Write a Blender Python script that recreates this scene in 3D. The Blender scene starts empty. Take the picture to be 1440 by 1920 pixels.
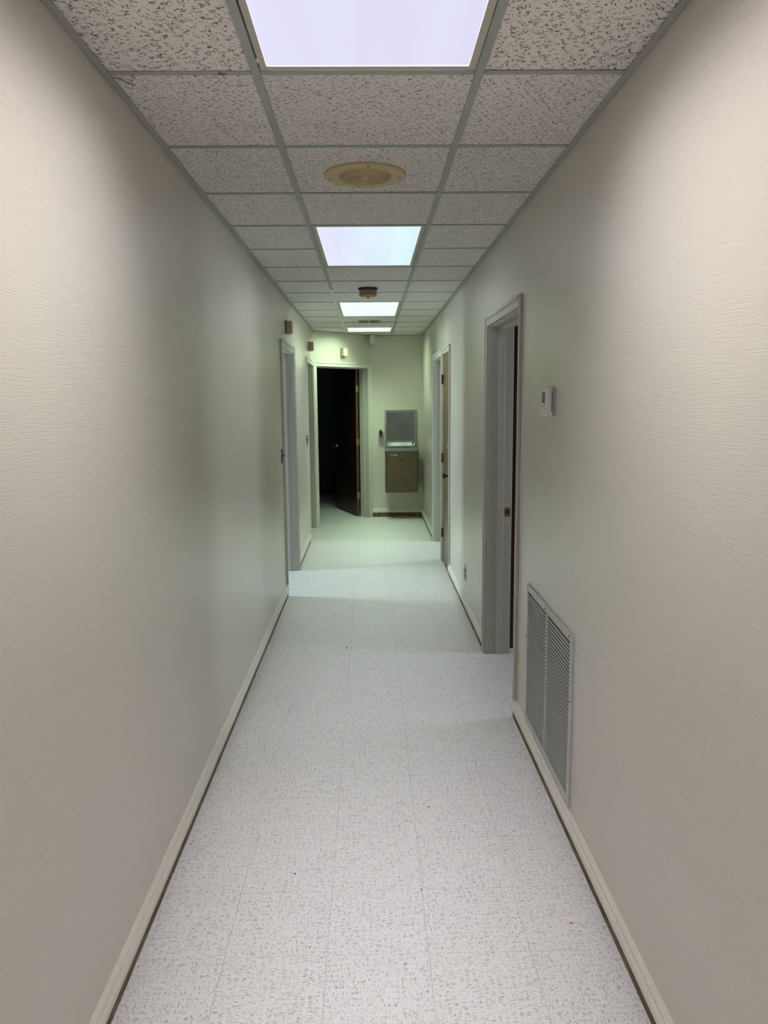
import bpy, bmesh, math, random
from mathutils import Vector, Matrix
random.seed(7)
SC = bpy.context.scene
COL = SC.collection
# ------------------------------------------------------------------ camera
F, YAW, PIT, ROL, CX, CZ = 1426.3, .01721, .14584, -.00939, .71625, 1.63919
W, HC = 1.44775, 2.5203            # corridor width, ceiling height
YB, YF = -3.2, 10.695              # back wall, far wall
d = Vector((math.sin(YAW)*math.cos(PIT), math.cos(YAW)*math.cos(PIT), -math.sin(PIT)))
r = Vector((math.cos(YAW), -math.sin(YAW), 0)); u = r.cross(d)
r2 = r*math.cos(ROL)+u*math.sin(ROL); u2 = -r*math.sin(ROL)+u*math.cos(ROL)
cam = bpy.data.objects.new('camera', bpy.data.cameras.new('camera')); COL.objects.link(cam)
cam.data.sensor_fit = 'VERTICAL'; cam.data.sensor_height = 36; cam.data.lens = F/1920*36
cam.data.clip_start = .02
cam.matrix_world = Matrix(((r2.x, u2.x, -d.x, CX), (r2.y, u2.y, -d.y, 0), (r2.z, u2.z, -d.z, CZ), (0, 0, 0, 1)))
SC.camera = cam
# ------------------------------------------------------------------ world, exposure
wd = bpy.data.worlds.new('world'); SC.world = wd; wd.use_nodes = True
wd.node_tree.nodes['Background'].inputs[0].default_value = (.5, .55, .6, 1)
wd.node_tree.nodes['Background'].inputs[1].default_value = .0
vs = SC.view_settings
vs.view_transform = 'Standard'; vs.look = 'None'; vs.gamma = 1; vs.use_curve_mapping = False
vs.exposure = 0.0
SC.display_settings.display_device = 'sRGB'
try:
    SC.cycles.max_bounces = 12; SC.cycles.diffuse_bounces = 8
except Exception: pass
SIDE = (1, 1, .30, .66, 1.1)           # share of the beam thrown sideways
# light output of the ceiling troffers: (low-angle radiance, extra radiance towards the floor)
LAMPS = [  # y0, y1, colour at left, colour at right, low, down
    (-2.044, -.825, (1, .93, .90), (1, .93, .90), .9, 4.5),
    (1.004, 2.223, (.80, .79, 1.0), (.80, .79, 1.0), .95, 12.0),
    (4.052, 5.271, (.80, .80, 1.0), (.72, .95, .98), 1.0, 6.8),
    (7.100, 8.319, (.86, .97, 1.0), (.80, 1.0, .92), 1.1, 10.8),
    (9.538, 10.148, (.80, 1.0, .90), (.86, 1.0, .95), 1.15, 20.0)]
BEAM = {0: (1.0, .955, .96), 1: (1.0, .965, .975), 2: (.93, .97, .96), 3: (.77, 1.0, .80), 4: (.72, 1.0, .66)}
DAY_LEFT, DAY_RIGHT = 46.0, 12.0      # daylight panes of the side rooms

# ------------------------------------------------------------------ materials
MATS = {}
def mat(name, rgb, rough=.5, metal=0, spec=.5, emis=None, estr=0):
    m = bpy.data.materials.new(name); m.use_nodes = True
    b = m.node_tree.nodes['Principled BSDF']
    b.inputs['Base Color'].default_value = (*rgb, 1); b.inputs['Roughness'].default_value = rough
    b.inputs['Metallic'].default_value = metal; b.inputs['Specular IOR Level'].default_value = spec
    if emis: b.inputs['Emission Color'].default_value = (*emis, 1); b.inputs['Emission Strength'].default_value = estr
    MATS[name] = m
    return m
class NT:
    def __init__(s, m): s.t = m.node_tree; s.n = s.t.nodes; s.b = s.n['Principled BSDF']
    def node(s, k, **kw):
        x = s.n.new(k)
        for a, v in kw.items(): setattr(x, a, v)
        return x
    def link(s, a, b): s.t.links.new(a, b)
    def math(s, op, a, b=None, c=None, clamp=False):
        x = s.node('ShaderNodeMath', operation=op); x.use_clamp = clamp
        for i, v in enumerate((a, b, c)):
            if v is None: continue
            if isinstance(v, (int, float)): x.inputs[i].default_value = v
            else: s.link(v, x.inputs[i])
        return x.outputs[0]
    def mix(s, f, a, b):
        x = s.node('ShaderNodeMix', data_type='RGBA')
        for i, v in ((0, f), (6, a), (7, b)):
            if isinstance(v, (int, float)): x.inputs[i].default_value = v
            elif isinstance(v, tuple): x.inputs[i].default_value = (*v, 1)
            else: s.link(v, x.inputs[i])
        return x.outputs[2]
    def coord(s, which='Object', scale=(1, 1, 1), rot=(0, 0, 0), vec=None):
        if vec is None: vec = s.node('ShaderNodeTexCoord').outputs[which]
        mp = s.node('ShaderNodeMapping'); s.link(vec, mp.inputs[0])
        mp.inputs['Scale'].default_value = scale; mp.inputs['Rotation'].default_value = rot
        return mp.outputs[0]
    def noise(s, vec, scale, detail=2, dist=0):
        x = s.node('ShaderNodeTexNoise'); s.link(vec, x.inputs['Vector'])
        x.inputs['Scale'].default_value = scale; x.inputs['Detail'].default_value = detail
        x.inputs['Distortion'].default_value = dist
        return x.outputs['Fac'], x.outputs['Color']
    def bump(s, h, strength, dist):
        x = s.node('ShaderNodeBump'); x.inputs['Strength'].default_value = strength
        x.inputs['Distance'].default_value = dist; s.link(h, x.inputs['Height'])
        s.link(x.outputs[0], s.b.inputs['Normal']); return x
    def vadd(s, a, b, op='ADD'):
        x = s.node('ShaderNodeVectorMath', operation=op)
        for i, v in enumerate((a, b)):
            if isinstance(v, tuple): x.inputs[i].default_value = v
            else: s.link(v, x.inputs[i])
        return x.outputs[0]
    def dashes(s, vec, ang, sx, sy, rad, keep):
        """sparse ellipses: mask (0..1) and a random grey per dash"""
        v = s.coord(vec=s.coord(vec=vec, rot=(0, 0, ang)), scale=(sx, sy, 0))
        vo = s.node('ShaderNodeTexVoronoi', voronoi_dimensions='2D'); s.link(v, vo.inputs['Vector']); vo.inputs['Scale'].default_value = 1
        sep = s.node('ShaderNodeSeparateColor'); s.link(vo.outputs['Color'], sep.inputs[0])
        rr = s.math('MULTIPLY', s.math('ADD', sep.outputs[1], .35), rad)
        inside = s.math('MULTIPLY', s.math('SUBTRACT', rr, vo.outputs['Distance']), 14, clamp=True)
        kept = s.math('LESS_THAN', sep.outputs[0], keep)
        return s.math('MULTIPLY', inside, kept), sep.outputs[2]

# wall vinyl: beige with fine horizontal wavy relief
m = mat('wall_vinyl', (.64, .60, .53), .22, spec=.5); t = NT(m)
v = t.coord()
_, nc = t.noise(v, 7, 2)
v2 = t.vadd(v, t.vadd(t.vadd(nc, (.5, .5, .5), 'SUBTRACT'), (0, 0, .016), 'MULTIPLY'))
h1, _ = t.noise(t.coord(vec=v2, scale=(9, 9, 330)), 1, 1)
h2, _ = t.noise(t.coord(vec=v2, scale=(50, 50, 700)), 1, 1)
t.bump(t.math('ADD', h1, t.math('MULTIPLY', h2, .35)), .7, .0016)
cf, _ = t.noise(v, 1.3, 2)
t.link(t.mix(t.math('MULTIPLY', cf, .5), (.64, .605, .535), (.60, .565, .495)), t.b.inputs['Base Color'])

# ceiling tile (fissured mineral board)
def tile_mat(name, base, scale, keep):
    m = mat(name, base, .9, spec=.1); t = NT(m)
    v = t.coord()
    oi = t.node('ShaderNodeObjectInfo')
    off = t.node('ShaderNodeCombineXYZ')
    t.link(t.math('MULTIPLY', oi.outputs['Random'], 31), off.inputs[0]); t.link(t.math('MULTIPLY', oi.outputs['Random'], 17), off.inputs[1])
    v = t.vadd(v, off.outputs[0])
    _, nc = t.noise(v, 70, 1)
    vd = t.vadd(v, t.vadd(t.vadd(nc, (.5, .5, .5), 'SUBTRACT'), (.016, .016, 0), 'MULTIPLY'))
    msum = None
    for a, sx, sy, rad, kp in ((.5, 46, 190, .25, keep*.8), (1.9, 50, 210, .25, keep*.6), (-.7, 42, 230, .25, keep*.5), (0, 120, 120, .15, keep*.8), (1.1, 200, 200, .14, keep*.8)):
        mk, g = t.dashes(vd, a, sx*scale, sy*scale, rad, kp)
        msum = mk if msum is None else t.math('MAXIMUM', msum, mk)
    fn, _ = t.noise(v, 400, 2)
    b2 = t.mix(t.math('MULTIPLY', fn, .6), base, tuple(c*.82 for c in base))
    t.link(t.mix(t.math('MULTIPLY', msum, .85), b2, (.09, .08, .07)), t.b.inputs['Base Color'])
    t.bump(t.math('SUBTRACT', t.math('MULTIPLY', fn, .25), msum), .7, .0015)
tile_mat('ceiling_board', (.82, .79, .76), 1.0, .55)
tile_mat('ceiling_board_coarse', (.85, .81, .78), .74, .66)

# vinyl composition floor tile
m = mat('floor_vinyl', (.74, .73, .73), .33, spec=.35); t = NT(m)
v = t.coord(); oi = t.node('ShaderNodeObjectInfo'); off = t.node('ShaderNodeCombineXYZ')
t.link(t.math('MULTIPLY', oi.outputs['Random'], 23), off.inputs[0]); t.link(t.math('MULTIPLY', oi.outputs['Random'], 41), off.inputs[1])
v = t.vadd(v, off.outputs[0])
_, nc = t.noise(v, 90, 1)
vd = t.vadd(v, t.vadd(t.vadd(nc, (.5, .5, .5), 'SUBTRACT'), (.006, .006, 0), 'MULTIPLY'))
cl, _ = t.noise(v, 9, 3)
col = t.mix(cl, (.79, .78, .79), (.84, .83, .84))
for a, sx, sy, rad, kp, dk in ((.0, 46, 230, .27, .34, .24), (.16, 54, 270, .26, .30, .28), (-.18, 50, 240, .26, .30, .28), (.04, 80, 330, .26, .35, .42), (-.08, 85, 360, .26, .35, .42), (0, 66, 140, .18, .16, .22)):
    mk, g = t.dashes(vd, a, sx, sy, rad, kp)
    col = t.mix(t.math('MULTIPLY', mk, t.math('ADD', t.math('MULTIPLY', g, .6), .3)), col, (dk*.98, dk*.96, dk*.97))
t.link(col, t.b.inputs['Base Color'])
rn, _ = t.noise(v, 6, 2); t.link(t.math('ADD', t.math('MULTIPLY', rn, .16), .26), t.b.inputs['Roughness'])
bn, _ = t.noise(v, 35, 2); t.bump(bn, .12, .001)

def noisy(name, a, b, scale, rough, spec=.4, metal=0, stretch=(1, 1, 1), bump=0, detail=3):
    m = mat(name, a, rough, metal, spec); t = NT(m); v = t.coord(scale=stretch)
    f, _ = t.noise(v, scale, detail)
    f = t.math('MULTIPLY', t.math('SUBTRACT', f, .32), 2.8, clamp=True)
    t.link(t.mix(f, a, b), t.b.inputs['Base Color'])
    if bump: t.bump(f, .5, bump)
    return m
noisy('trim_paint', (.78, .755, .68), (.75, .725, .65), 30, .35)
noisy('casing_paint', (.53, .515, .47), (.51, .495, .45), 8, .35)
noisy('casing_paint_lit', (.70, .69, .63), (.67, .66, .60), 8, .35)  # same casing paint, lightened to carry the brighter light on the far doors
noisy('base_wood', (.07, .045, .022), (.24, .165, .075), 14, .6, stretch=(.6, .6, 2))
noisy('floor_mastic', (.05, .04, .035), (.12, .09, .06), 40, .9)
noisy('grid_metal', (.38, .39, .385), (.33, .34, .335), 3, .45, spec=.4)
mat('grid_metal_light', (.62, .64, .60), .3, 0, .6)
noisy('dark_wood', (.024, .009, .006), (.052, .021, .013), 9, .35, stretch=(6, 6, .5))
noisy('brown_wood', (.11, .065, .032), (.17, .11, .058), 9, .38, stretch=(6, 6, .5), spec=.35)
noisy('door_edge', (.07, .04, .018), (.12, .07, .03), 8, .5, stretch=(4, 4, .4))
mat('black_paint', (.012, .012, .014), .5)
mat('brass_dark', (.05, .035, .02), .45, .5)
mat('brass', (.42, .30, .12), .35, .9)
mat('chrome', (.62, .63, .64), .18, 1)
noisy('stainless', (.36, .36, .37), (.44, .44, .45), 3, .34, metal=1, stretch=(2, 2, 1))
noisy('stainless_dull', (.22, .22, .225), (.27, .265, .27), 6, .42, metal=1)
noisy('vent_metal', (.50, .51, .50), (.58, .58, .57), 12, .42, spec=.5, metal=.35)
mat('troffer_frame', (.50, .47, .42), .4)
mat('speaker_beige', (.56, .43, .24), .5)
mat('speaker_groove', (.30, .22, .12), .6)
mat('tan_plastic', (.34, .22, .12), .5)
mat('black_plastic', (.012, .011, .01), .4)
mat('white_plastic', (.72, .70, .73), .35)
mat('grey_plastic', (.42, .41, .42), .4)
mat('lcd', (.05, .05, .045), .2)
mat('box_beige', (.42, .33, .20), .5)
mat('box_cream', (.72, .70, .45), .5)
mat('outlet_brown', (.085, .05, .032), .4)
mat('red_plastic', (.55, .13, .08), .4)
mat('wire', (.16, .12, .09), .4, .8)
mat('rust', (.30, .11, .05), .8)
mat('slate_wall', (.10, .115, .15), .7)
mat('room_wall', (.45, .43, .38), .7)
mat('crumb_tan', (.55, .36, .24), .8)
mat('grey_cylinder', (.58, .60, .58), .3, .5)
# speckled brown vinyl-clad steel of the fountain
m = mat('speckled_brown', (.2, .13, .07), .55); t = NT(m); v = t.coord()
f1, _ = t.noise(v, 90, 3); f1 = t.math('MULTIPLY', t.math('SUBTRACT', f1, .42), 6, clamp=True)
f2, _ = t.noise(v, 160, 2); f2 = t.math('MULTIPLY', t.math('SUBTRACT', f2, .58), 8, clamp=True)
t.link(t.mix(f2, t.mix(f1, (.075, .048, .026), (.135, .098, .055)), (.27, .21, .12)), t.b.inputs['Base Color'])

def lamp_mat(i):
    y0, y1, ca, cb, low, down = LAMPS[i]
    m = mat('diffuser_%d' % i, (.8, .8, .8), .4); t = NT(m)
    g = t.node('ShaderNodeNewGeometry')
    dt = t.node('ShaderNodeVectorMath', operation='DOT_PRODUCT'); t.link(g.outputs['Normal'], dt.inputs[0]); t.link(g.outputs['Incoming'], dt.inputs[1])
    c = t.math('ABSOLUTE', dt.outputs['Value'])
    # the lens throws its light down and sideways; along the tubes it is cut off
    def step(val, a_, b_):
        q = t.node('ShaderNodeMapRange', interpolation_type='SMOOTHSTEP'); t.link(val, q.inputs[0])
        q.inputs[1].default_value = a_; q.inputs[2].default_value = b_; return q.outputs[0]
    si = t.node('ShaderNodeSeparateXYZ'); t.link(g.outputs['Incoming'], si.inputs[0])
    iy = t.math('ABSOLUTE', si.outputs[1])
    cut = (.25, .74) if i < 2 else (.30, .90)
    side = t.math('MULTIPLY', t.math('MULTIPLY', step(c, .04, .40), t.math('SUBTRACT', 1.0, step(iy, *cut))), t.math('MULTIPLY_ADD', step(c, .74, .95), -.55*SIDE[i], SIDE[i]))
    ix = t.math('ABSOLUTE', si.outputs[0])
    beam = t.math('MULTIPLY_ADD', t.math('MULTIPLY', step(c, .58, .92), t.math('SUBTRACT', 1.0, step(ix, .10, .36))), 1.2, side)
    sp = t.node('ShaderNodeSeparateXYZ'); t.link(t.coord(), sp.inputs[0])
    xx = t.math('MULTIPLY_ADD', sp.outputs[0], 2.2, .5, clamp=True)
    low_c = t.mix(xx, ca, cb)
    tube, _ = t.noise(t.coord(scale=(9, .7, 1)), 1, 1)
    lowv = t.math('MULTIPLY', t.math('ADD', t.math('MULTIPLY', tube, .16), .92), low)
    e1 = t.node('ShaderNodeEmission'); t.link(low_c, e1.inputs[0]); t.link(lowv, e1.inputs[1])
    e2 = t.node('ShaderNodeEmission'); e2.inputs[0].default_value = (*BEAM[i], 1); t.link(t.math('MULTIPLY', beam, down), e2.inputs[1])
    ad = t.node('ShaderNodeAddShader'); t.link(e1.outputs[0], ad.inputs[0]); t.link(e2.outputs[0], ad.inputs[1])
    t.link(ad.outputs[0], t.n['Material Output'].inputs[0])
    return m
mat('daylight_left', (0, 0, 0), 1, emis=(.78, .94, 1.0), estr=DAY_LEFT)
mat('daylight_right', (0, 0, 0), 1, emis=(.88, .96, 1.0), estr=DAY_RIGHT)

# ------------------------------------------------------------------ mesh helpers
class MB:
    def __init__(s): s.bm = bmesh.new()
    def box(s, a, b, bev=0, seg=1, rotz=None, about=None):
        x0, y0, z0 = (min(a[i], b[i]) for i in range(3)); x1, y1, z1 = (max(a[i], b[i]) for i in range(3))
        vs_ = [s.bm.verts.new(p) for p in ((x0, y0, z0), (x1, y0, z0), (x1, y1, z0), (x0, y1, z0), (x0, y0, z1), (x1, y0, z1), (x1, y1, z1), (x0, y1, z1))]
        fs = [s.bm.faces.new([vs_[i] for i in q]) for q in ((3, 2, 1, 0), (4, 5, 6, 7), (0, 1, 5, 4), (1, 2, 6, 5), (2, 3, 7, 6), (3, 0, 4, 7))]
        if bev:
            es = list({e for f in fs for e in f.edges})
            bmesh.ops.bevel(s.bm, geom=es, offset=bev, segments=seg, affect='EDGES', profile=.5)
        return s
    def prism(s, pts, axis, lo, hi):
        """extrude a closed outline along x, y or z"""
        def P(p, t):
            return {'x': (t, p[0], p[1]), 'y': (p[0], t, p[1]), 'z': (p[0], p[1], t)}[axis]
        A = [s.bm.verts.new(P(p, lo)) for p in pts]; B = [s.bm.verts.new(P(p, hi)) for p in pts]; n = len(pts)
        s.bm.faces.new(A[::-1]); s.bm.faces.new(B)
        for i in range(n): s.bm.faces.new((A[i], A[(i+1) % n], B[(i+1) % n], B[i]))
        return s
    def lathe(s, prof, c=(0, 0, 0), axis='z', n=32):
        """profile of (radius, height)"""
        rings = []
        for rad, h in prof:
            ring = []
            for k in range(n if rad > 1e-6 else 1):
                a = 2*math.pi*k/n; x, y = rad*math.cos(a), rad*math.sin(a)
                p = {'z': (x, y, h), 'x': (h, x, y), 'y': (x, h, y)}[axis]
                ring.append(s.bm.verts.new((p[0]+c[0], p[1]+c[1], p[2]+c[2])))
            rings.append(ring)
        for A, B in zip(rings, rings[1:]):
            for k in range(n):
                a0, a1 = A[k % len(A)], A[(k+1) % len(A)]; b0, b1 = B[k % len(B)], B[(k+1) % len(B)]
                vs_ = []
                for q in (a0, a1, b1, b0):
                    if q not in vs_: vs_.append(q)
                if len(vs_) > 2:
                    try: s.bm.faces.new(vs_)
                    except ValueError: pass
        return s
    def tube(s, pts, rad, n=6):
        pts = [Vector(p) for p in pts]; prev = None
        for i, p in enumerate(pts):
            dd = (pts[min(i+1, len(pts)-1)]-pts[max(i-1, 0)]).normalized()
            a = dd.cross(Vector((0, 0, 1)) if abs(dd.z) < .9 else Vector((1, 0, 0))).normalized(); b = dd.cross(a)
            ring = [s.bm.verts.new(p+(a*math.cos(2*math.pi*k/n)+b*math.sin(2*math.pi*k/n))*rad) for k in range(n)]
            if prev:
                for k in range(n): s.bm.faces.new((prev[k], prev[(k+1) % n], ring[(k+1) % n], ring[k]))
            else: s.bm.faces.new(ring[::-1])
            prev = ring
        s.bm.faces.new(prev); return s
    def mesh(s, name, m, smooth=False):
        bmesh.ops.recalc_face_normals(s.bm, faces=s.bm.faces)
        me = bpy.data.meshes.new(name); s.bm.to_mesh(me); s.bm.free()
        me.materials.append(m if not isinstance(m, str) else MATS[m])
        if smooth:
            me.shade_smooth(); me.set_sharp_from_angle(angle=math.radians(35))
        return me
def link(name, me, parent=None, loc=None, rotz=0, label=None, cat=None, group=None, kind=None):
    o = bpy.data.objects.new(name, me); COL.objects.link(o)
    if parent: o.parent = parent
    if loc: o.location = loc
    if rotz: o.rotation_euler.z = rotz
    if label: o['label'] = label
    if cat: o['category'] = cat
    if group: o['group'] = group
    if kind: o['kind'] = kind
    return o
def obj(name, mb, m, parent=None, smooth=False, **kw): return link(name, mb.mesh(name, m, smooth), parent, **kw)

# angled wall between P0 and P1
P0 = Vector((0, 9.86)); P1 = Vector((.73, YF)); AU = (P1-P0).normalized(); AN = Vector((-AU.y, AU.x)); AL = (P1-P0).length
def x_left(y): return 0 if y <= P0.y else min(P1.x, (y-P0.y)/(P1.y-P0.y)*P1.x)
def clip_poly(poly):
    """keep the side of the angled wall that lies in the corridor"""
    out = []
    f = lambda p: (Vector(p)-P0).dot(-AN)
    for i in range(len(poly)):
        a, b = poly[i], poly[(i+1) % len(poly)]; fa, fb = f(a), f(b)
        if fa >= 0: out.append(a)
        if fa*fb < 0:
            k = fa/(fa-fb); out.append((a[0]+(b[0]-a[0])*k, a[1]+(b[1]-a[1])*k))
    return out

# ------------------------------------------------------------------ floor
T = .16                                             # wall thickness
floor = obj('floor', MB().box((-3.4, YB-.2, -.08), (4.4, 13.8, -.003)), 'floor_mastic', kind='structure', label='pale speckled vinyl tile floor of the corridor')
SX, SY, FT = .56924-2*.3048, 2.05828, .3048
k0 = math.floor((YB-SY)/FT)
cache = {}
xs = [0, SX+FT, SX+2*FT, SX+3*FT, SX+4*FT, W]
for k in range(k0, 40):
    y0 = max(SY+k*FT, YB); y1 = min(SY+(k+1)*FT, YF)
    if y1-y0 < .02: continue
    for i in range(5):
        turn = (i+k) % 2
        g = .0004
        poly = [(xs[i]+g, y0+g), (xs[i+1]-g, y0+g), (xs[i+1]-g, y1-g), (xs[i]+g, y1-g)]
        cut = clip_poly(poly) if y1 > P0.y else poly
        if len(cut) < 3: continue
        cx, cy = (xs[i]+xs[i+1])/2, (y0+y1)/2
        key = (i, turn, round(y1-y0, 4)) if len(cut) == 4 and cut == poly else None
        if key in cache and key is not None: me = cache[key]
        else:
            loc = [(p[0]-cx, p[1]-cy) for p in cut]
            if turn: loc = [(p[1], -p[0]) for p in loc]
            mb = MB().prism(loc, 'z', -.003, 0)
            me = mb.mesh('floor_tile', 'floor_vinyl')
            if key: cache[key] = me
        link('floor_tile', me, floor, loc=(cx, cy, 0), rotz=math.pi/2 if turn else 0)
# continuous vinyl in the side rooms and behind the thresholds
mb = MB()
mb.box((W, 2.4, -.003), (4.2, 4.95, 0)); mb.box((W, 7.5, -.003), (3.2, 9.4, 0)); mb.box((-3.2, 5.4, -.003), (0, 8.3, 0)); mb.box((-2.2, 8.4, -.003), (0, 9.86, 0))
mb.prism([(0, 9.86), (.73, YF), (.9, YF), (.9, 13.6), (-2.2, 13.6), (-2.2, 9.862)], 'z', -.003, 0)
obj('side_room_flooring', mb, 'floor_vinyl', floor)

# ------------------------------------------------------------------ walls
HEAD = 2.075                                        # top of clear openings
def wall_y(name, x0, x1, y0, y1, holes, lab, m='wall_vinyl'):
    mb = MB(); y = y0
    for a, b in holes:
        mb.box((x0, y, 0), (x1, a, HC)); mb.box((x0, a, HEAD+.019), (x1, b, HC)); y = b
    mb.box((x0, y, 0), (x1, y1, HC))
    return obj(name, mb, m, kind='structure', label=lab)
JT = .019
# doorway clear openings along y
D1 = (3.762, 4.758); D2 = (7.012, 7.618); D3 = (7.777, 8.738); L1 = (6.312, 7.290); L2 = (8.812, 9.798)
wall_y('wall_left', -T, 0, YB, P0.y, [(L1[0]-JT, L1[1]+JT), (L2[0]-JT, L2[1]+JT)], 'long beige vinyl-covered wall on the left')
wall_y('wall_right', W, W+T, YB, YF+T, [(D1[0]-JT, D1[1]+JT), (D2[0]-JT, D2[1]+JT), (D3[0]-JT, D3[1]+JT)], 'long beige vinyl-covered wall on the right')
obj('wall_far', MB().box((P1.x, YF, 0), (W, YF+T, HC)), 'wall_vinyl', kind='structure', label='greenish beige end wall behind the drinking fountain')
obj('wall_back', MB().box((-T, YB-T, 0), (W+T, YB, HC)), 'wall_vinyl', kind='structure', label='beige wall closing the corridor behind the viewer')
def amat(): # local frame of the angled wall: x along wall, y into the side room, z up
    return Matrix(((AU.x, AN.x, 0, P0.x), (AU.y, AN.y, 0, P0.y), (0, 0, 1, 0), (0, 0, 0, 1)))
AD = (.060, AL-.060)
mb = MB()
mb.box((0, 0, 0), (AD[0]-JT, T, HC)).box((AD[1]+JT, 0, 0), (AL, T, HC)).box((AD[0]-JT, 0, HEAD+JT), (AD[1]+JT, T, HC))
o = obj('wall_angled', mb, 'wall_vinyl', kind='structure', label='short angled green-lit wall around the dark doorway'); o.matrix_world = amat()

# side rooms (plain shells)
def shell(name, x0, x1, y0, y1, open_side, m, lab):
    mb = MB(); w_ = .06; z = HC
    if open_side != 'x0': mb.box((x0-w_, y0-w_, 0), (x0, y1+w_, z))
    if open_side != 'x1': mb.box((x1, y0-w_, 0), (x1+w_, y1+w_, z))
    mb.box((x0, y0-w_, 0), (x1, y0, z)); mb.box((x0, y1, 0), (x1, y1+w_, z)); mb.box((x0, y0, z-.03), (x1, y1, z))
    return obj(name, mb, m, kind='structure', label=lab)
shell('wall_side_room_right', W+T, 4.1, 2.5, 4.86, 'x0', 'dark_wood', 'dark brown side room behind the nearest right doorway')  # plain very dark brown walls make the doorway view black
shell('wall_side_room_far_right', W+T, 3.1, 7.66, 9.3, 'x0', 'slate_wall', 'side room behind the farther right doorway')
shell('wall_side_room_left', -3.1, -T, 5.5, 8.2, 'x1', 'slate_wall', 'daylit side room behind the nearer left doorway')  # unseen walls given a dark colour to cut light bounced onto the jambs
shell('wall_side_room_far_left', -2.1, -T, 8.32, 9.84, 'x1', 'room_wall', 'side room behind the farther left doorway')
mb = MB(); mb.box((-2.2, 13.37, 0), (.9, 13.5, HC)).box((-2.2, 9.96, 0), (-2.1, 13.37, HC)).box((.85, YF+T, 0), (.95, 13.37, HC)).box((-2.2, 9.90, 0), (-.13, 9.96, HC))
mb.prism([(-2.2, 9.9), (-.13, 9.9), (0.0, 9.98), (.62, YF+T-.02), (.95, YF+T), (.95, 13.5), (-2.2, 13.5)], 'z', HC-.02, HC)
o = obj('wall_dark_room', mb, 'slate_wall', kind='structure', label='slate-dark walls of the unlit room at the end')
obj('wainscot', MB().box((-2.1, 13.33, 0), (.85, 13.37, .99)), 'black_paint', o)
# daylight windows of the side rooms
def window(name, x, y0, y1, z0, z1, sgn, m, lab):
    fr = obj(name, MB().box((x, y0-.06, z0-.06), (x+sgn*.05, y0, z1+.06)).box((x, y1, z0-.06), (x+sgn*.05, y1+.06, z1+.06)).box((x, y0, z0-.06), (x+sgn*.05, y1, z0)).box((x, y0, z1), (x+sgn*.05, y1, z1+.06)).box((x, (y0+y1)/2-.012, z0), (x+sgn*.045, (y0+y1)/2+.012, z1)), 'trim_paint', kind='structure', label=lab)
    ym = (y0+y1)/2
    for a, b in ((y0, ym-.012), (ym+.012, y1)):
        obj('window_pane', MB().box((x+sgn*.012, a, z0), (x+sgn*.018, b, z1)), m, fr)
window('window_1', -3.1, 6.60, 7.27, .9, 2.1, 1, 'daylight_left', 'daylit window of the left side room')
window('window_2', 4.1, 4.05, 4.72, .9, 2.0, -1, 'daylight_right', 'daylit window of the right side room')

window('window_3', 3.1, 8.10, 8.70, .9, 2.0, -1, 'daylight_right', 'daylit window of the farther right side room')

# ------------------------------------------------------------------ doorways
def frame_of(side, a):
    if side == 'R': return Matrix(((0, 1, 0, W), (1, 0, 0, 0), (0, 0, 1, 0), (0, 0, 0, 1)))
    if side == 'L': return Matrix(((0, -1, 0, 0), (1, 0, 0, 0), (0, 0, 1, 0), (0, 0, 0, 1)))
    return amat()
CW = .057
def casing_bar(mb, a, b, horiz, z0, z1, inner_low, lo_thick=.010, hi_thick=.017):
    """flat face with a thicker outer band; a..b across the bar"""
    if horiz:
        mb.box((z0, -lo_thick, a), (z1, 0, b-.016), .002).box((z0, -hi_thick, b-.018), (z1, 0, b), .003, 2)
    else:
        if inner_low: mb.box((a, -lo_thick, z0), (b-.016, 0, z1), .002).box((b-.018, -hi_thick, z0), (b, 0, z1), .003, 2)
        else: mb.box((a+.016, -lo_thick, z0), (b, 0, z1), .002).box((a, -hi_thick, z0), (a+.018, 0, z1), .003, 2)
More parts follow.
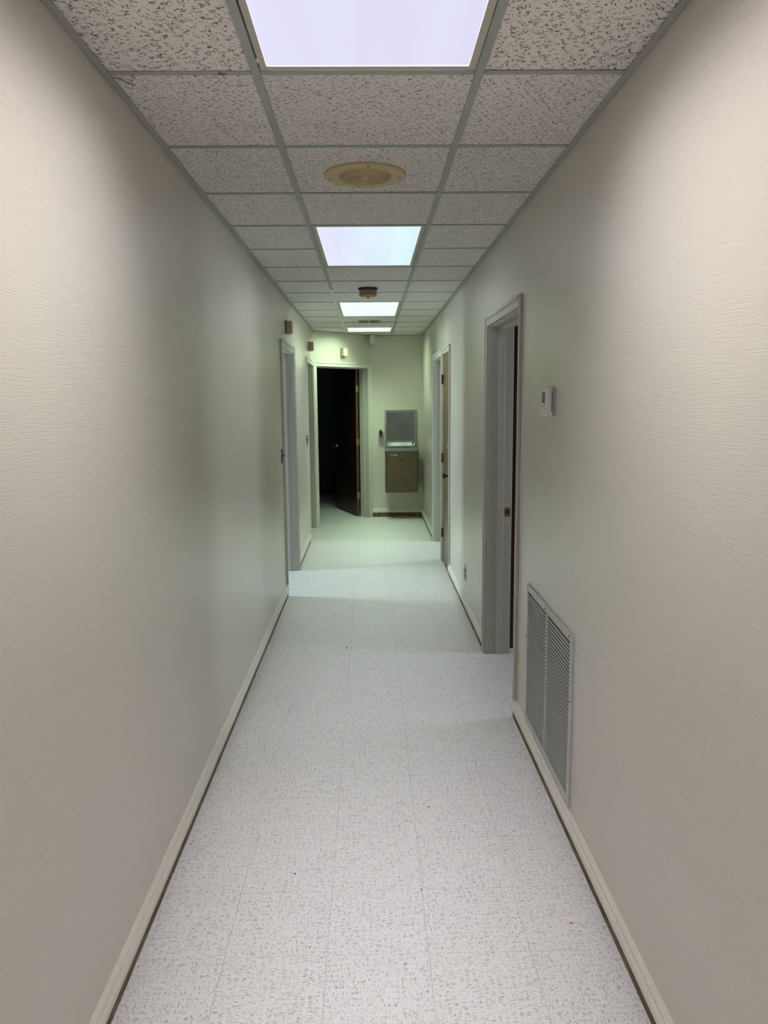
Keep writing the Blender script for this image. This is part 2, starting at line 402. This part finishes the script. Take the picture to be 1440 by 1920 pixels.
def doorway(name, side, s0, s1, lab, near_foot=.0, leaf=None, stop=True, strike=None):
    M = frame_of(side, None)
    root = bpy.data.objects.new(name, None); COL.objects.link(root); root.empty_display_size = .1
    root['kind'] = 'structure'; root['label'] = lab
    root.matrix_world = M @ Matrix.Translation(((s0+s1)/2, 0, 0))
    off = (s0+s1)/2; a, b = s0-off, s1-off
    def P(nm, mb, m, smooth=False, par=root, **k):
        if nm == 'casing' and name in ('door_5', 'door_6', 'door_3'): m = 'casing_paint_lit'
        return obj(nm, mb, m, par, smooth, **k)
    rv = .004
    mb = MB(); casing_bar(mb, a-rv-CW, a-rv, False, near_foot, HEAD+rv+CW, False); P('casing', mb, 'casing_paint')
    mb = MB(); casing_bar(mb, b+rv, b+rv+CW, False, 0.0, HEAD+rv+CW, True); P('casing', mb, 'casing_paint')
    mb = MB(); casing_bar(mb, HEAD+rv, HEAD+rv+CW, True, a-rv, b+rv, True); P('casing', mb, 'casing_paint')
    P('jamb', MB().box((a-JT+.001, 0, 0), (a, T, HEAD), .0015), 'casing_paint')
    P('jamb', MB().box((b, 0, 0), (b+JT-.001, T, HEAD), .0015), 'casing_paint')
    P('jamb', MB().box((a-JT+.001, 0, HEAD), (b+JT-.001, T, HEAD+JT-.001), .0015), 'casing_paint')
    if stop:
        q0, q1 = stop if isinstance(stop, tuple) else (.068, .108)
        P('door_stop', MB().box((a, q0, 0), (a+.011, q1, HEAD-.011), .002), 'casing_paint')
        P('door_stop', MB().box((b-.011, q0, 0), (b, q1, HEAD-.011), .002), 'casing_paint')
        P('door_stop', MB().box((a, q0, HEAD-.011), (b, q1, HEAD), .002), 'casing_paint')
    if strike is not None:
        z = strike
        st = P('strike_plate', MB().box((b-.0015, .116, z-.028), (b-.0002, .150, z-.009)).box((b-.0015, .116, z+.009), (b-.0002, .150, z+.028)).box((b-.0015, .116, z-.009), (b-.0002, .126, z+.009)).box((b-.0015, .142, z-.009), (b-.0002, .150, z+.009)).box((b-.004, .112, z-.012), (b-.0002, .117, z+.012), .001), 'brass', label='brass strike plate in the far jamb')
        P('latch_hole', MB().box((b-.0009, .126, z-.009), (b-.0003, .142, z+.009)), 'black_plastic', par=st)
    return root, a, b, P
door1, a, b, P = doorway('door_1', 'R', *D1, 'nearest right doorway, open into a dark room', near_foot=.112, strike=.93)
door2, a, b, P = doorway('door_2', 'R', *D2, 'narrow closed brown door on the right wall with three hinges', near_foot=.112, stop=(.040, .075))
lf = P('door_leaf', MB().box((a+.003, .002, .012), (b-.003, .038, HEAD-.004), .002), 'brown_wood', label='closed varnished brown door leaf')
hg_mb = lambda z: MB().box((b-.022, -.0018, z-.045), (b-.0035, .002, z+.045), .0006).box((b+.0005, -.0125, z-.045), (b+.020, -.0101, z+.045), .0006).lathe([(0, z-.047), (.0062, z-.047), (.0062, z+.047), (0, z+.047)], (b-.001, -.0145, 0), 'z', 10)
for z in (1.837, 1.062, .305): P('hinge', hg_mb(z), 'brass_dark', True)
kn = P('door_knob', MB().lathe([(0, .002), (.030, .002), (.029, -.006), (.012, -.010), (.011, -.028), (.024, -.036), (.029, -.048), (.025, -.060), (0, -.064)], (a+.065, 0, .935), 'y', 20), 'brass_dark', True, par=lf, label='dark round knob')
P('deadbolt', MB().lathe([(0, .002), (.022, .002), (.022, -.010), (.013, -.016), (0, -.016)], (a+.10, 0, 1.195), 'y', 16), 'chrome', True, par=lf, label='small chrome lock cylinder')
door3, a, b, P = doorway('door_3', 'R', *D3, 'farther open doorway on the right wall beyond the brown door')
door4, a, b, P = doorway('door_4', 'L', *L1, 'nearer open doorway on the left wall', near_foot=.112)
door5, a, b, P = doorway('door_5', 'L', *L2, 'farther left doorway just before the angled wall', near_foot=.112)
door6, a, b, P = doorway('door_6', 'A', *AD, 'doorway in the angled wall with a dark wooden door standing open')
# open leaf, hinged on the right jamb
hx, hy = b-.012, T+.006
th = math.radians(119)
lm = Matrix.Translation((hx, hy, 0)) @ Matrix.Rotation(-th, 4, 'Z')
LL = b-a-.012
leaf = P('door_leaf', MB().box((-LL, -.040, .012), (-.003, -.004, HEAD-.005), .002), 'dark_wood', label='dark reddish brown door leaf swung into the room')
leaf.matrix_local = lm
obj('edge_strip', MB().box((-.0029, -.039, .014), (-.0006, -.005, HEAD-.008)), 'door_edge', leaf, label='lighter bare hinge edge')
for z in (1.80, 1.06, .30):
    obj('hinge', MB().box((-.0005, -.036, z-.045), (.0012, -.006, z+.045)).lathe([(0, z-.047), (.006, z-.047), (.006, z+.047), (0, z+.047)], (.002, -.001, 0), 'z', 10), 'brass', leaf, True)
for s_, y_ in ((-1, -.040), (1, -.004)):
    obj('door_knob', MB().lathe([(0, 0), (.032, 0), (.031, s_*.006), (.012, s_*.010), (.011, s_*.030), (.024, s_*.038), (.028, s_*.050), (.022, s_*.060), (0, s_*.063)], (-LL+.065, y_, .965), 'y', 20), 'chrome', leaf, True, label='chrome knob')

# ------------------------------------------------------------------ baseboards (raised moulding over a bare wood strip)
def prof(sgn, x):      # outline in (distance from wall, z)
    pts = [(0, .050), (.014, .050), (.0165, .053), (.0165, .073), (.0120, .083), (.0055, .0860), (.0060, .0890), (.0110, .0915), (.0110, .0965), (.0075, .1045), (.003, .1125), (0, .113)]
    return [(x+sgn*p[0], p[1]) for p in pts]
def skirting(name, sgn, x, y0, y1, lab):
    o = obj(name, MB().prism(prof(sgn, x), 'y', y0, y1), 'trim_paint', kind='structure', label=lab)
    obj('wood_strip', MB().box((x, y0, 0), (x+sgn*.006, y1-.002, .0495)), 'base_wood', o, label='bare brown wood strip under the moulding')
    return o
E_ = .004+CW
skirting('baseboard_left', 1, 0, YB, L1[0]-.002, 'long cream moulding along the left wall up to the first doorway')
skirting('baseboard_left_far', 1, 0, L1[1]+E_, L2[0]-.002, 'short cream moulding between the two left doorways')
skirting('baseboard_right', -1, W, YB, D1[0]-.002, 'long cream moulding along the near right wall below the grille')
skirting('baseboard_right_middle', -1, W, D1[1]+E_, D2[0]-.002, 'cream moulding between the near right doorway and the brown door')
skirting('baseboard_right_far', -1, W, D3[1]+E_, YF, 'short cream moulding on the right wall beside the fountain')
o = obj('baseboard_far', MB().prism([(YF-(p[0]), p[1]+.012) for p in prof(1, 0)], 'x', P1.x+.005, W-.017), 'trim_paint', kind='structure', label='cream moulding on the end wall below the fountain')
ws = obj('wood_strip', MB().box((P1.x+.005, YF-.006, 0), (W-.008, YF, .0615)), 'base_wood', o, label='bare olive brown wood strip')
for x in (.79, 1.36):
    obj('nail_plug', MB().lathe([(0, 0), (.013, 0), (.011, -.002), (0, -.002)], (x, YF-.006, .033), 'y', 14), 'box_beige', ws)

# ------------------------------------------------------------------ ceiling
CS, C0 = .6096, 2.22435
TX = (.41736, .41736+CS)
ceil = obj('ceiling', MB().box((-T, YB, HC+.12), (W+T, YF+.16, HC+.16)), 'troffer_frame', kind='structure', label='suspended grid ceiling of fissured acoustic boards')
ykeys = [C0+k*CS for k in range(-9, 14)]
lamp_rows = set()
for y0, y1, *_ in LAMPS:
    for k, y in enumerate(ykeys):
        if y > y0-.05 and y < y1-.05: lamp_rows.add(k)
bays = ((0, TX[0]), (TX[0], TX[1]), (TX[1], W))
cache = {}
for k, y in enumerate(ykeys+[None]):
    if y is None: break
    ya, yb = max(y, YB), min(y+CS, YF)
    if yb-ya < .03: continue
    for i, (xa, xb) in enumerate(bays):
        if i == 1 and k in lamp_rows: continue
        poly = [(xa+.003, ya+.003), (xb-.003, ya+.003), (xb-.003, yb-.003), (xa+.003, yb-.003)]
        cut = clip_poly(poly) if yb > P0.y else poly
        if len(cut) < 3: continue
        cx, cy = (xa+xb)/2, (ya+yb)/2
        coarse = yb < C0+.1 and i != 1
        key = (i, coarse, round(yb-ya, 3)) if cut == poly else None
        if key and key in cache: me = cache[key]
        else:
            me = MB().prism([(p[0]-cx, p[1]-cy) for p in cut], 'z', 0, .015).mesh('ceiling_tile', 'ceiling_board_coarse' if coarse else 'ceiling_board')
            if key: cache[key] = me
        link('ceiling_tile', me, ceil, loc=(cx, cy, HC+.0035+random.uniform(0, .0012)))
def tee(y0, y1, x0, x1, along, m='grid_metal', name='cross_tee'):
    if along == 'y': mb = MB().box((x0-.012, y0, HC), (x0+.012, y1, HC+.003), .0006).box((x0-.0015, y0, HC+.003), (x0+.0015, y1, HC+.03))
    else: mb = MB().box((x0, y0-.012, HC+.0008), (x1, y0+.012, HC+.0034), .0006).box((x0, y0-.0015, HC+.003), (x1, y0+.0015, HC+.03))
    return obj(name, mb, m, ceil)
for x in TX:
    cuts = [YB, -.2, 2.85, 6.30, YF]
    if x == TX[0]: cuts[-1] = P0.y+x/P1.x*(P1.y-P0.y)
    for n_, (ya, yb) in enumerate(zip(cuts, cuts[1:])):
        tee(ya+.0004, yb-.0004, x, x, 'y', 'grid_metal_light' if (x == TX[0] and n_ == 3) else 'grid_metal', 'main_tee')
mids = set(k+1 for k in lamp_rows if k+1 in lamp_rows)
for k, y in enumerate(ykeys):
    if y < YB or y > YF-.02: continue
    for i, (xa, xb) in enumerate(bays):
        if i == 1 and k in mids: continue
        xa_ = max(xa, x_left(y)+.001)
        if xb-xa_ < .03: continue
        tee(y, y, xa_+(.0125 if i else 0), xb-(.0125 if i < 2 else 0), 'x')
# wall angles
obj('wall_angle', MB().box((.0005, YB, HC-.0015), (.022, P0.y, HC+.002)), 'grid_metal', ceil)
obj('wall_angle', MB().box((W-.0005, YB, HC-.0015), (W-.022, YF, HC+.002)), 'grid_metal', ceil)
obj('wall_angle', MB().box((P1.x, YF-.022, HC-.0015), (W-.022, YF-.0005, HC+.002)), 'grid_metal', ceil)
o = obj('wall_angle', MB().box((.01, -.022, HC-.0015), (AL-.005, -.0005, HC+.002)), 'grid_metal', ceil); o.matrix_local = amat()
# rust mark on the first cross tee
bm_pts = [(.010*math.cos(a)*(1+.45*math.sin(3*a+.6)), .011*math.sin(a)*(1+.3*math.cos(5*a))) for a in [i*math.pi/9 for i in range(18)]]
obj('rust_mark', MB().prism([(p[0]+.323, p[1]+2.226) for p in bm_pts], 'z', HC+.0002, HC+.0009), 'rust', ceil)

# ceiling lights
LAB = ['recessed fluorescent troffer in the ceiling behind the viewer', 'nearest fluorescent troffer with a lavender white lens at the top edge', 'second fluorescent troffer beyond the round speaker, lens half lavender half cyan',
       'third fluorescent troffer just beyond the smoke detector', 'last small fluorescent troffer nearest the end wall']
for i, (y0, y1, ca, cb, low, down) in enumerate(LAMPS):
    xm = (TX[0]+TX[1])/2; ym = (y0+y1)/2; hw, hl = CS/2-.013, (y1-y0)/2-.013
    root = link('ceiling_light', None, loc=(xm, ym, HC), label=LAB[i], cat='ceiling light', group='fluorescent troffers in the corridor ceiling')
    fw = .021
    fm = MB()
    for q in (((-hw, -hl, .0025), (-hw+fw, hl, .012)), ((hw-fw, -hl, .0025), (hw, hl, .012)), ((-hw+fw, -hl, .0025), (hw-fw, -hl+fw, .012)), ((-hw+fw, hl-fw, .0025), (hw-fw, hl, .012))): fm.box(*q, .001)
    obj('frame', fm, 'troffer_frame', root)
    obj('housing', MB().box((-hw+.002, -hl+.002, .070), (hw-.002, hl-.002, .075)).box((-hw+.002, -hl+.002, .013), (-hw+.006, hl-.002, .07)).box((hw-.006, -hl+.002, .013), (hw-.002, hl-.002, .07)), 'troffer_frame', root)
    obj('diffuser', MB().box((-hw+fw, -hl+fw, .007), (hw-fw, hl-fw, .010)), lamp_mat(i), root)
    if i == 1:
        obj('latch', MB().box((-hw-.001, hl-.075, .0005), (-hw+.006, hl-.050, .0035), .001), 'white_plastic', root)
        obj('lens_gap', MB().box((-hw+.0005, -hl, .0022), (-hw+.003, hl-.01, .0026)), 'black_plastic', root)

# round ceiling speaker
sp = link('ceiling_speaker', None, loc=(.708, 3.178, HC), label='round yellowed beige loudspeaker grille in the ceiling board', cat='speaker')
obj('rim_plate', MB().lathe([(0, .004), (.163, .004), (.163, -.001), (.160, -.004), (.105, -.006), (.100, -.005), (0, -.005)], n=56), 'speaker_beige', sp, True)
for k in range(8):
    r0 = .020+k*.0115
    obj('grille_ring', MB().lathe([(r0, -.0048), (r0+.001, -.0085), (r0+.0055, -.0085), (r0+.0065, -.0048)], n=48), 'speaker_beige', sp, True)
    obj('grille_slot', MB().lathe([(r0+.0066, -.0050), (r0+.0066, -.0056), (r0+.0113, -.0056), (r0+.0113, -.0050)], n=48), 'speaker_groove', sp)
obj('centre_cap', MB().lathe([(.017, -.0048), (.015, -.010), (.008, -.011), (0, -.011)], n=32), 'speaker_beige', sp, True)
for aa in (.1, 1.75, 3.0, 4.8):
    obj('screw', MB().lathe([(.005, -.0035), (.0045, -.0062), (0, -.0065)], (.140*math.cos(aa), .140*math.sin(aa), 0), n=10), 'outlet_brown', sp)

# smoke detector
sd = link('smoke_detector', None, loc=(.713, 6.255, HC), label='tan smoke detector on a black base, on the ceiling', cat='smoke detector')
obj('base_plate', MB().lathe([(0, .0035), (.079, .0035), (.079, -.004), (.073, -.016), (0, -.016)], n=40), 'black_plastic', sd, True, label='wide black mounting base')
obj('body', MB().lathe([(0, -.016), (.069, -.016), (.071, -.036), (.068, -.038), (.068, -.042), (.071, -.044), (.068, -.060), (.030, -.066), (0, -.066)], n=40), 'tan_plastic', sd, True)
obj('vent_slot', MB().lathe([(.0685, -.0385), (.0692, -.0385), (.0692, -.0415), (.0685, -.0415)], n=40), 'black_plastic', sd)
obj('indicator', MB().lathe([(0, -.065), (.010, -.065), (.009, -.074), (0, -.074)], n=14), 'black_plastic', sd)

# ceiling register
cr = link('ceiling_vent', None, loc=(.720, 8.80, HC), label='small white ceiling air register between the last two lights', cat='vent')
fm = MB()
for q in (((-.13, -.115), (.13, -.100)), ((-.13, .100), (.13, .115)), ((-.13, -.100), (-.115, .100)), ((.115, -.100), (.13, .100)), ((-.009, -.1), (.009, .1))): fm.box((*q[0], -.006), (*q[1], .003), .001)
obj('frame', fm, 'troffer_frame', cr)
obj('duct_shade', MB().box((-.115, -.1, .0015), (.115, .1, .003)), 'black_plastic', cr)  # black sheet stands in for the darkness inside the duct
for sx in (-.062, .062):
    for k in range(5):
        mb = MB(); y = -.08+k*.04; s_ = 1 if sx > 0 else -1
        mb.prism([(y-.009*s_, -.0005), (y+.005*s_, -.005), (y+.007*s_, -.0045), (y-.007*s_, .001)], 'x', sx-.052, sx+.052)
        obj('louver', mb, 'outlet_brown' if sx > 0 else 'troffer_frame', cr)  # right bank coloured dark to imitate shaded slots between the louvers

# grey cylinder under the ceiling at the end
cy = link('cylinder_downlight', None, loc=(.768, 10.575, HC), label='grey cylindrical downlight at the top of the end wall', cat='light fixture')
obj('canopy', MB().lathe([(0, .0), (.066, 0), (.066, -.008), (0, -.008)], n=28), 'grey_cylinder', cy, True)
obj('can', MB().lathe([(0, -.008), (.058, -.008), (.058, -.118), (.062, -.120), (.062, -.127), (.054, -.127), (.052, -.05), (0, -.05)], n=28), 'grey_cylinder', cy, True)

# bent wires on the ceiling
obj('hook_wire', MB().tube([(.026, 2.236, HC-.003), (.068, 2.282, HC-.006), (.072, 2.287, HC-.006), (.071, 2.278, HC-.006), (.032, 2.232, HC-.003)], .0007), 'wire', label='thin bent hairpin wire on the ceiling at the left wall', cat='wire')
obj('hook_wire', MB().tube([(.372, 2.285, HC-.004), (.352, 2.292, HC-.004), (.353, 2.304, HC-.004), (.378, 2.290, HC-.004), (.388, 2.296, HC-.004), (.408, 2.262, HC-.004), (.420, 2.250, HC-.004), (.438, 2.243, HC-.004)], .0007), 'grid_metal', label='thin wavy grey wire crossing the ceiling grid bar', cat='wire')

# ------------------------------------------------------------------ wall items
# return air grille
vg = link('return_air_grille', None, loc=(W, 3.048, .126), label='large grey metal louvered return air grille low on the right wall', cat='vent')
GW, GH = .405, .662
fm = MB()
for q in (((-GW, 0), (GW, .030)), ((-GW, GH-.030), (GW, GH)), ((-GW, .030), (-GW+.032, GH-.030)), ((GW-.032, .030), (GW, GH-.030))):
    fm.box((-.009, q[0][0], q[0][1]), (0, q[1][0], q[1][1]), .0012)
obj('frame', fm, 'vent_metal', vg)
obj('divider', MB().box((-.0085, -.008, .030), (0, .008, GH-.030), .001), 'vent_metal', vg)
obj('duct_shade', MB().box((-.0012, -GW+.03, .03), (0, GW-.03, GH-.03)), 'black_plastic', vg)  # flat black backing paints the duct's darkness; the wall has no hole
n_sl = 37; pitch = (GH-.066)/n_sl
cols = {}
for c_, (ya, yb) in enumerate(((-GW+.032, -.008), (.008, GW-.032))):
    mb = MB(); mb.prism([(-.0056, .0032), (-.0062, .0038), (-.0090, .0008), (-.0090, 0), (-.0083, .0002)], 'y', ya, yb)
    cols[c_] = mb.mesh('slat', 'vent_metal')
    for k in range(n_sl): link('slat', cols[c_], vg, loc=(0, 0, .033+k*pitch))
for y, z in ((-GW+.045, GH-.014), (.02, GH-.014), (GW-.03, GH-.014), (-GW+.012, GH*.62), (GW-.012, GH*.62)):
    obj('screw', MB().lathe([(.0045, -.009), (.0035, -.0108), (0, -.011)], (0, y, z), 'x', 10), 'black_plastic', vg)

# thermostat
tm = link('thermostat', None, loc=(W, 3.080, 1.627), label='white digital wall thermostat beside the nearest doorway', cat='thermostat')
obj('back_plate', MB().box((-.006, -.060, -.058), (0, .060, .058), .002), 'grey_plastic', tm)
obj('body', MB().box((-.030, -.057, -.056), (-.006, .057, .056), .006, 3), 'white_plastic', tm, True)
obj('display', MB().box((-.0308, -.012, -.006), (-.0295, .036, .040), .0005), 'lcd', tm)
for z in (.030, .010): obj('button', MB().box((-.0325, -.034, z-.005), (-.0295, -.024, z+.005), .001), 'white_plastic', tm)
for y in (.034, .014, -.006): obj('button', MB().box((-.0320, y-.006, -.021), (-.0295, y+.006, -.015), .001), 'grey_plastic', tm)
obj('flap_seam', MB().box((-.0303, -.054, -.0275), (-.0297, .054, -.0265)), 'grey_plastic', tm)
obj('dial', MB().lathe([(.009, -.0298), (.008, -.0335), (0, -.034)], (0, .010, -.040), 'x', 16), 'white_plastic', tm, True)
obj('side_slot', MB().box((-.0135, -.0576, -.038), (-.0105, -.0569, .036)), 'lcd', tm)

# outlet
ol = link('wall_outlet', None, loc=(W, 5.80, .30), label='wall outlet with brown sockets low on the right wall before the brown door', cat='outlet')
obj('cover_plate', MB().box((-.0055, -.035, -.057), (0, .035, .057), .002, 2), 'casing_paint', ol)
for z in (-.020, .020):
    so = obj('socket', MB().lathe([(0, -.005), (.0165, -.005), (.0160, -.009), (0, -.009)], (0, 0, z), 'x', 18), 'outlet_brown', ol)
    obj('slots', MB().box((-.0095, -.007, z-.002), (-.0088, -.005, z+.006)).box((-.0095, .005, z-.002), (-.0088, .007, z+.006)), 'black_plastic', so)

# light switches
def switch(y, lab):
    s_ = link('light_switch', None, loc=(0, y, 1.20), label=lab, cat='light switch', group='toggle switches beside the left doorways')
    obj('cover_plate', MB().box((0, -.035, -.057), (.006, .035, .057), .002, 2), 'brass_dark', s_)
    obj('toggle', MB().prism([(.005, -.007), (.024, .002), (.024, .009), (.005, .007)], 'y', -.004, .004), 'black_plastic', s_)
    for z in (-.042, .042): obj('screw', MB().lathe([(.004, .006), (.003, .0075), (0, .008)], (0, 0, z), 'x', 10), 'brass', s_)
switch(6.175, 'brown toggle switch before the nearer left doorway'); switch(8.665, 'brown toggle switch before the farther left doorway')

# small wall boxes over the left and angled doors
def wbox(M, lab, m):
    root = link('wall_box', None, label=lab, cat='signal box', group='small boxes high beside the ceiling')
    root.matrix_world = M                    # local x along wall, -y out of the wall
    obj('back_plate', MB().box((-.044, -.008, -.056), (.044, 0, .056), .001), 'outlet_brown' if m == 'box_beige' else 'grey_plastic', root)  # dark plate wider than the cover, drawing the box's shadow on the wall
    obj('cover', MB().box((-.040, -.056, -.050), (.040, -.008, .050), .003, 2), m, root)
    obj('lens', MB().prism([(-.012, -.0505), (.012, -.0505), (.004, -.060), (-.004, -.060)], 'y', -.040, -.018), 'tan_plastic', root)  # added tan wedge shaped like the shadow under the box, no real lens
FL = frame_of('L', None)
wbox(FL @ Matrix.Translation((6.745, 0, 2.27)), 'small tan box on the left wall above the nearer doorway', 'box_beige')
wbox(FL @ Matrix.Translation((9.25, 0, 2.283)), 'small tan box on the left wall above the farther doorway', 'box_beige')
wbox(amat() @ Matrix.Translation((.555, 0, 2.272)), 'small cream box above the doorway in the angled wall', 'box_cream')

# drinking fountain: local y = 0 on the wall, -y into the corridor
wf = link('drinking_fountain', None, loc=(1.1435, YF, 0), label='wall-mounted drinking fountain, steel splash panel over a speckled brown cabinet', cat='water fountain')
hw = .2205
pb = MB()
for q in (((-hw, 1.0), (-hw+.028, 1.507)), ((hw-.028, 1.0), (hw, 1.507)), ((-hw+.028, 1.470), (hw-.028, 1.507))): pb.box((q[0][0], -.030, q[0][1]), (q[1][0], 0, q[1][1]), .004, 2)
obj('splash_frame', pb, 'stainless', wf, True)
# concave splash panel
mb = MB(); nx, nz = 12, 14; vg_ = []
for j in range(nz+1):
    row = []
    for i in range(nx+1):
        fx, fz = i/nx*2-1, j/nz
        dep = -.012-.016*(fx**4)-.010*(max(0, fz-.8)/.2)**2-.05*(max(0, .18-fz)/.18)**2
        row.append(mb.bm.verts.new((fx*(hw-.028), dep, 1.0+fz*.472)))
    vg_.append(row)
for j in range(nz):
    for i in range(nx): mb.bm.faces.new((vg_[j][i], vg_[j][i+1], vg_[j+1][i+1], vg_[j+1][i]))
obj('splash_panel', mb, 'stainless_dull', wf, True)
# basin: rim ring and dished bowl
D = .340
rb = MB()
for q in (((-hw-.002, -D-.004), (hw+.004, -D+.018)), ((-hw-.002, -D+.018), (-hw+.020, -.03)), ((hw-.018, -D+.018), (hw+.004, -.03))): rb.box((*q[0], .955), (*q[1], 1.003), .004, 2)
bs = obj('basin', rb, 'stainless', wf, True)
mb = MB(); nx, ny = 16, 12; g_ = []
for j in range(ny+1):
    row = []
    for i in range(nx+1):
        fx, fy = i/nx*2-1, j/ny*2-1
        z = .999-.035*max(0, (1-fx**4))*max(0, (1-fy**4))
        row.append(mb.bm.verts.new((fx*(hw-.015), -D/2-.01+fy*(D/2-.008), z)))
    g_.append(row)
for j in range(ny):
    for i in range(nx): mb.bm.faces.new((g_[j][i], g_[j][i+1], g_[j+1][i+1], g_[j+1][i]))
obj('bowl', mb, 'stainless', bs, True)
obj('drain', MB().lathe([(0, .966), (.022, .966), (.020, .970), (0, .970)], (-.02, -.17, 0), 'z', 16), 'brass_dark', bs)
bu = obj('bubbler', MB().box((hw-.085, -.22, .990), (hw-.040, -.16, 1.030), .006, 2).tube([(hw-.062, -.19, 1.03), (hw-.062, -.19, 1.050), (hw-.070, -.195, 1.066), (hw-.085, -.20, 1.070)], .008, 8), 'chrome', wf, True)
obj('spout_guard', MB().lathe([(0, 1.045), (.016, 1.047), (.019, 1.060), (.012, 1.073), (0, 1.076)], (hw-.060, -.19, 0), 'z', 14), 'black_plastic', bu, True)
obj('push_button', MB().lathe([(0, 1.002), (.014, 1.002), (.014, 1.016), (0, 1.018)], (hw-.012, -.30, 0), 'z', 16), 'chrome', wf, True)
# cabinet with rounded front corners, bottom slightly tucked
mb = MB()
out = [(-hw, 0), (-hw, -D+.02), (-hw+.006, -D+.006), (-hw+.02, -D), (hw-.016, -D), (hw-.002, -D+.006), (hw+.003, -D+.02), (hw+.003, 0)]
mb.prism(out, 'z', .385, .9545)
obj('cabinet', mb, 'speckled_brown', wf)
obj('cabinet_seam', MB().box((hw-.0185, -D-.0006, .39), (hw-.0165, -D+.0005, .95)), 'outlet_brown', wf)
np_ = obj('name_plate', MB().box((-hw+.072, -D-.0025, .886), (-hw+.158, -D, .910), .0008), 'stainless', wf)
obj('plate_band', MB().box((-hw+.078, -D-.0032, .894), (-hw+.122, -D-.0024, .902)), 'outlet_brown', np_)
obj('plate_emblem', MB().prism([(-hw+.130, .892), (-hw+.146, .892), (-hw+.151, .898), (-hw+.146, .904), (-hw+.130, .904), (-hw+.135, .898)], 'y', -D-.0032, -D-.0024), 'brass', np_)

# little bracket left of the fountain
wb = link('wall_bracket', None, loc=(.867, YF, 1.10), label='small metal wall bracket holding a black and red item left of the fountain', cat='bracket')
obj('tray', MB().box((-.032, -.06, .0), (.040, 0, .010), .002).box((-.032, -.006, .01), (.040, 0, .05), .001), 'stainless', wb)
obj('holder', MB().lathe([(0, .010), (.018, .010), (.020, .048), (.016, .048), (.014, .014), (0, .014)], (-.010, -.035, 0), 'z', 16), 'chrome', wb, True)
obj('black_bottle', MB().lathe([(0, .020), (.013, .020), (.020, .055), (.022, .09), (.020, .118), (.010, .124), (.009, .136), (0, .138)], (-.004, -.035, 0), 'z', 16), 'black_plastic', wb, True)
obj('red_tab', MB().box((.018, -.045, .045), (.034, -.025, .105), .004, 2), 'red_plastic', wb, True)

# dark plaque in the unlit room
obj('wall_plaque', MB().box((.02, 13.33, 1.60), (.22, 13.37, 1.74), .004), 'black_paint', label='dark rectangular plaque on the wall of the unlit room', cat='plaque')

# crumbs on the floor
def crumb(x, y, s_, m, lab, name='floor_crumb'):
    mb = MB(); bmesh.ops.create_icosphere(mb.bm, subdivisions=1, radius=s_)
    rr = random.Random(int(x*1000))
    for v_ in mb.bm.verts: v_.co = Vector((v_.co.x*rr.uniform(.7, 1.3), v_.co.y*rr.uniform(.7, 1.3), max(-s_*.35, v_.co.z*rr.uniform(.4, .7))))
    zmin = min(v_.co.z for v_ in mb.bm.verts)
    obj(name, mb, m, loc=(x, y, -zmin), label=lab, cat='crumb')
crumb(1.333, 2.176, .0055, 'crumb_tan', 'pinkish tan crumb on the floor near the right moulding')
crumb(.936, 2.883, .0042, 'black_plastic', 'round black speck on the floor right of centre')
crumb(.435, 2.459, .0036, 'black_plastic', 'black speck on the floor left of centre')
crumb(.872, 2.357, .0032, 'black_plastic', 'tiny black speck on the right floor seam')
crumb(.543, 4.908, .0075, 'black_plastic', 'dark chip on the floor in mid-corridor')
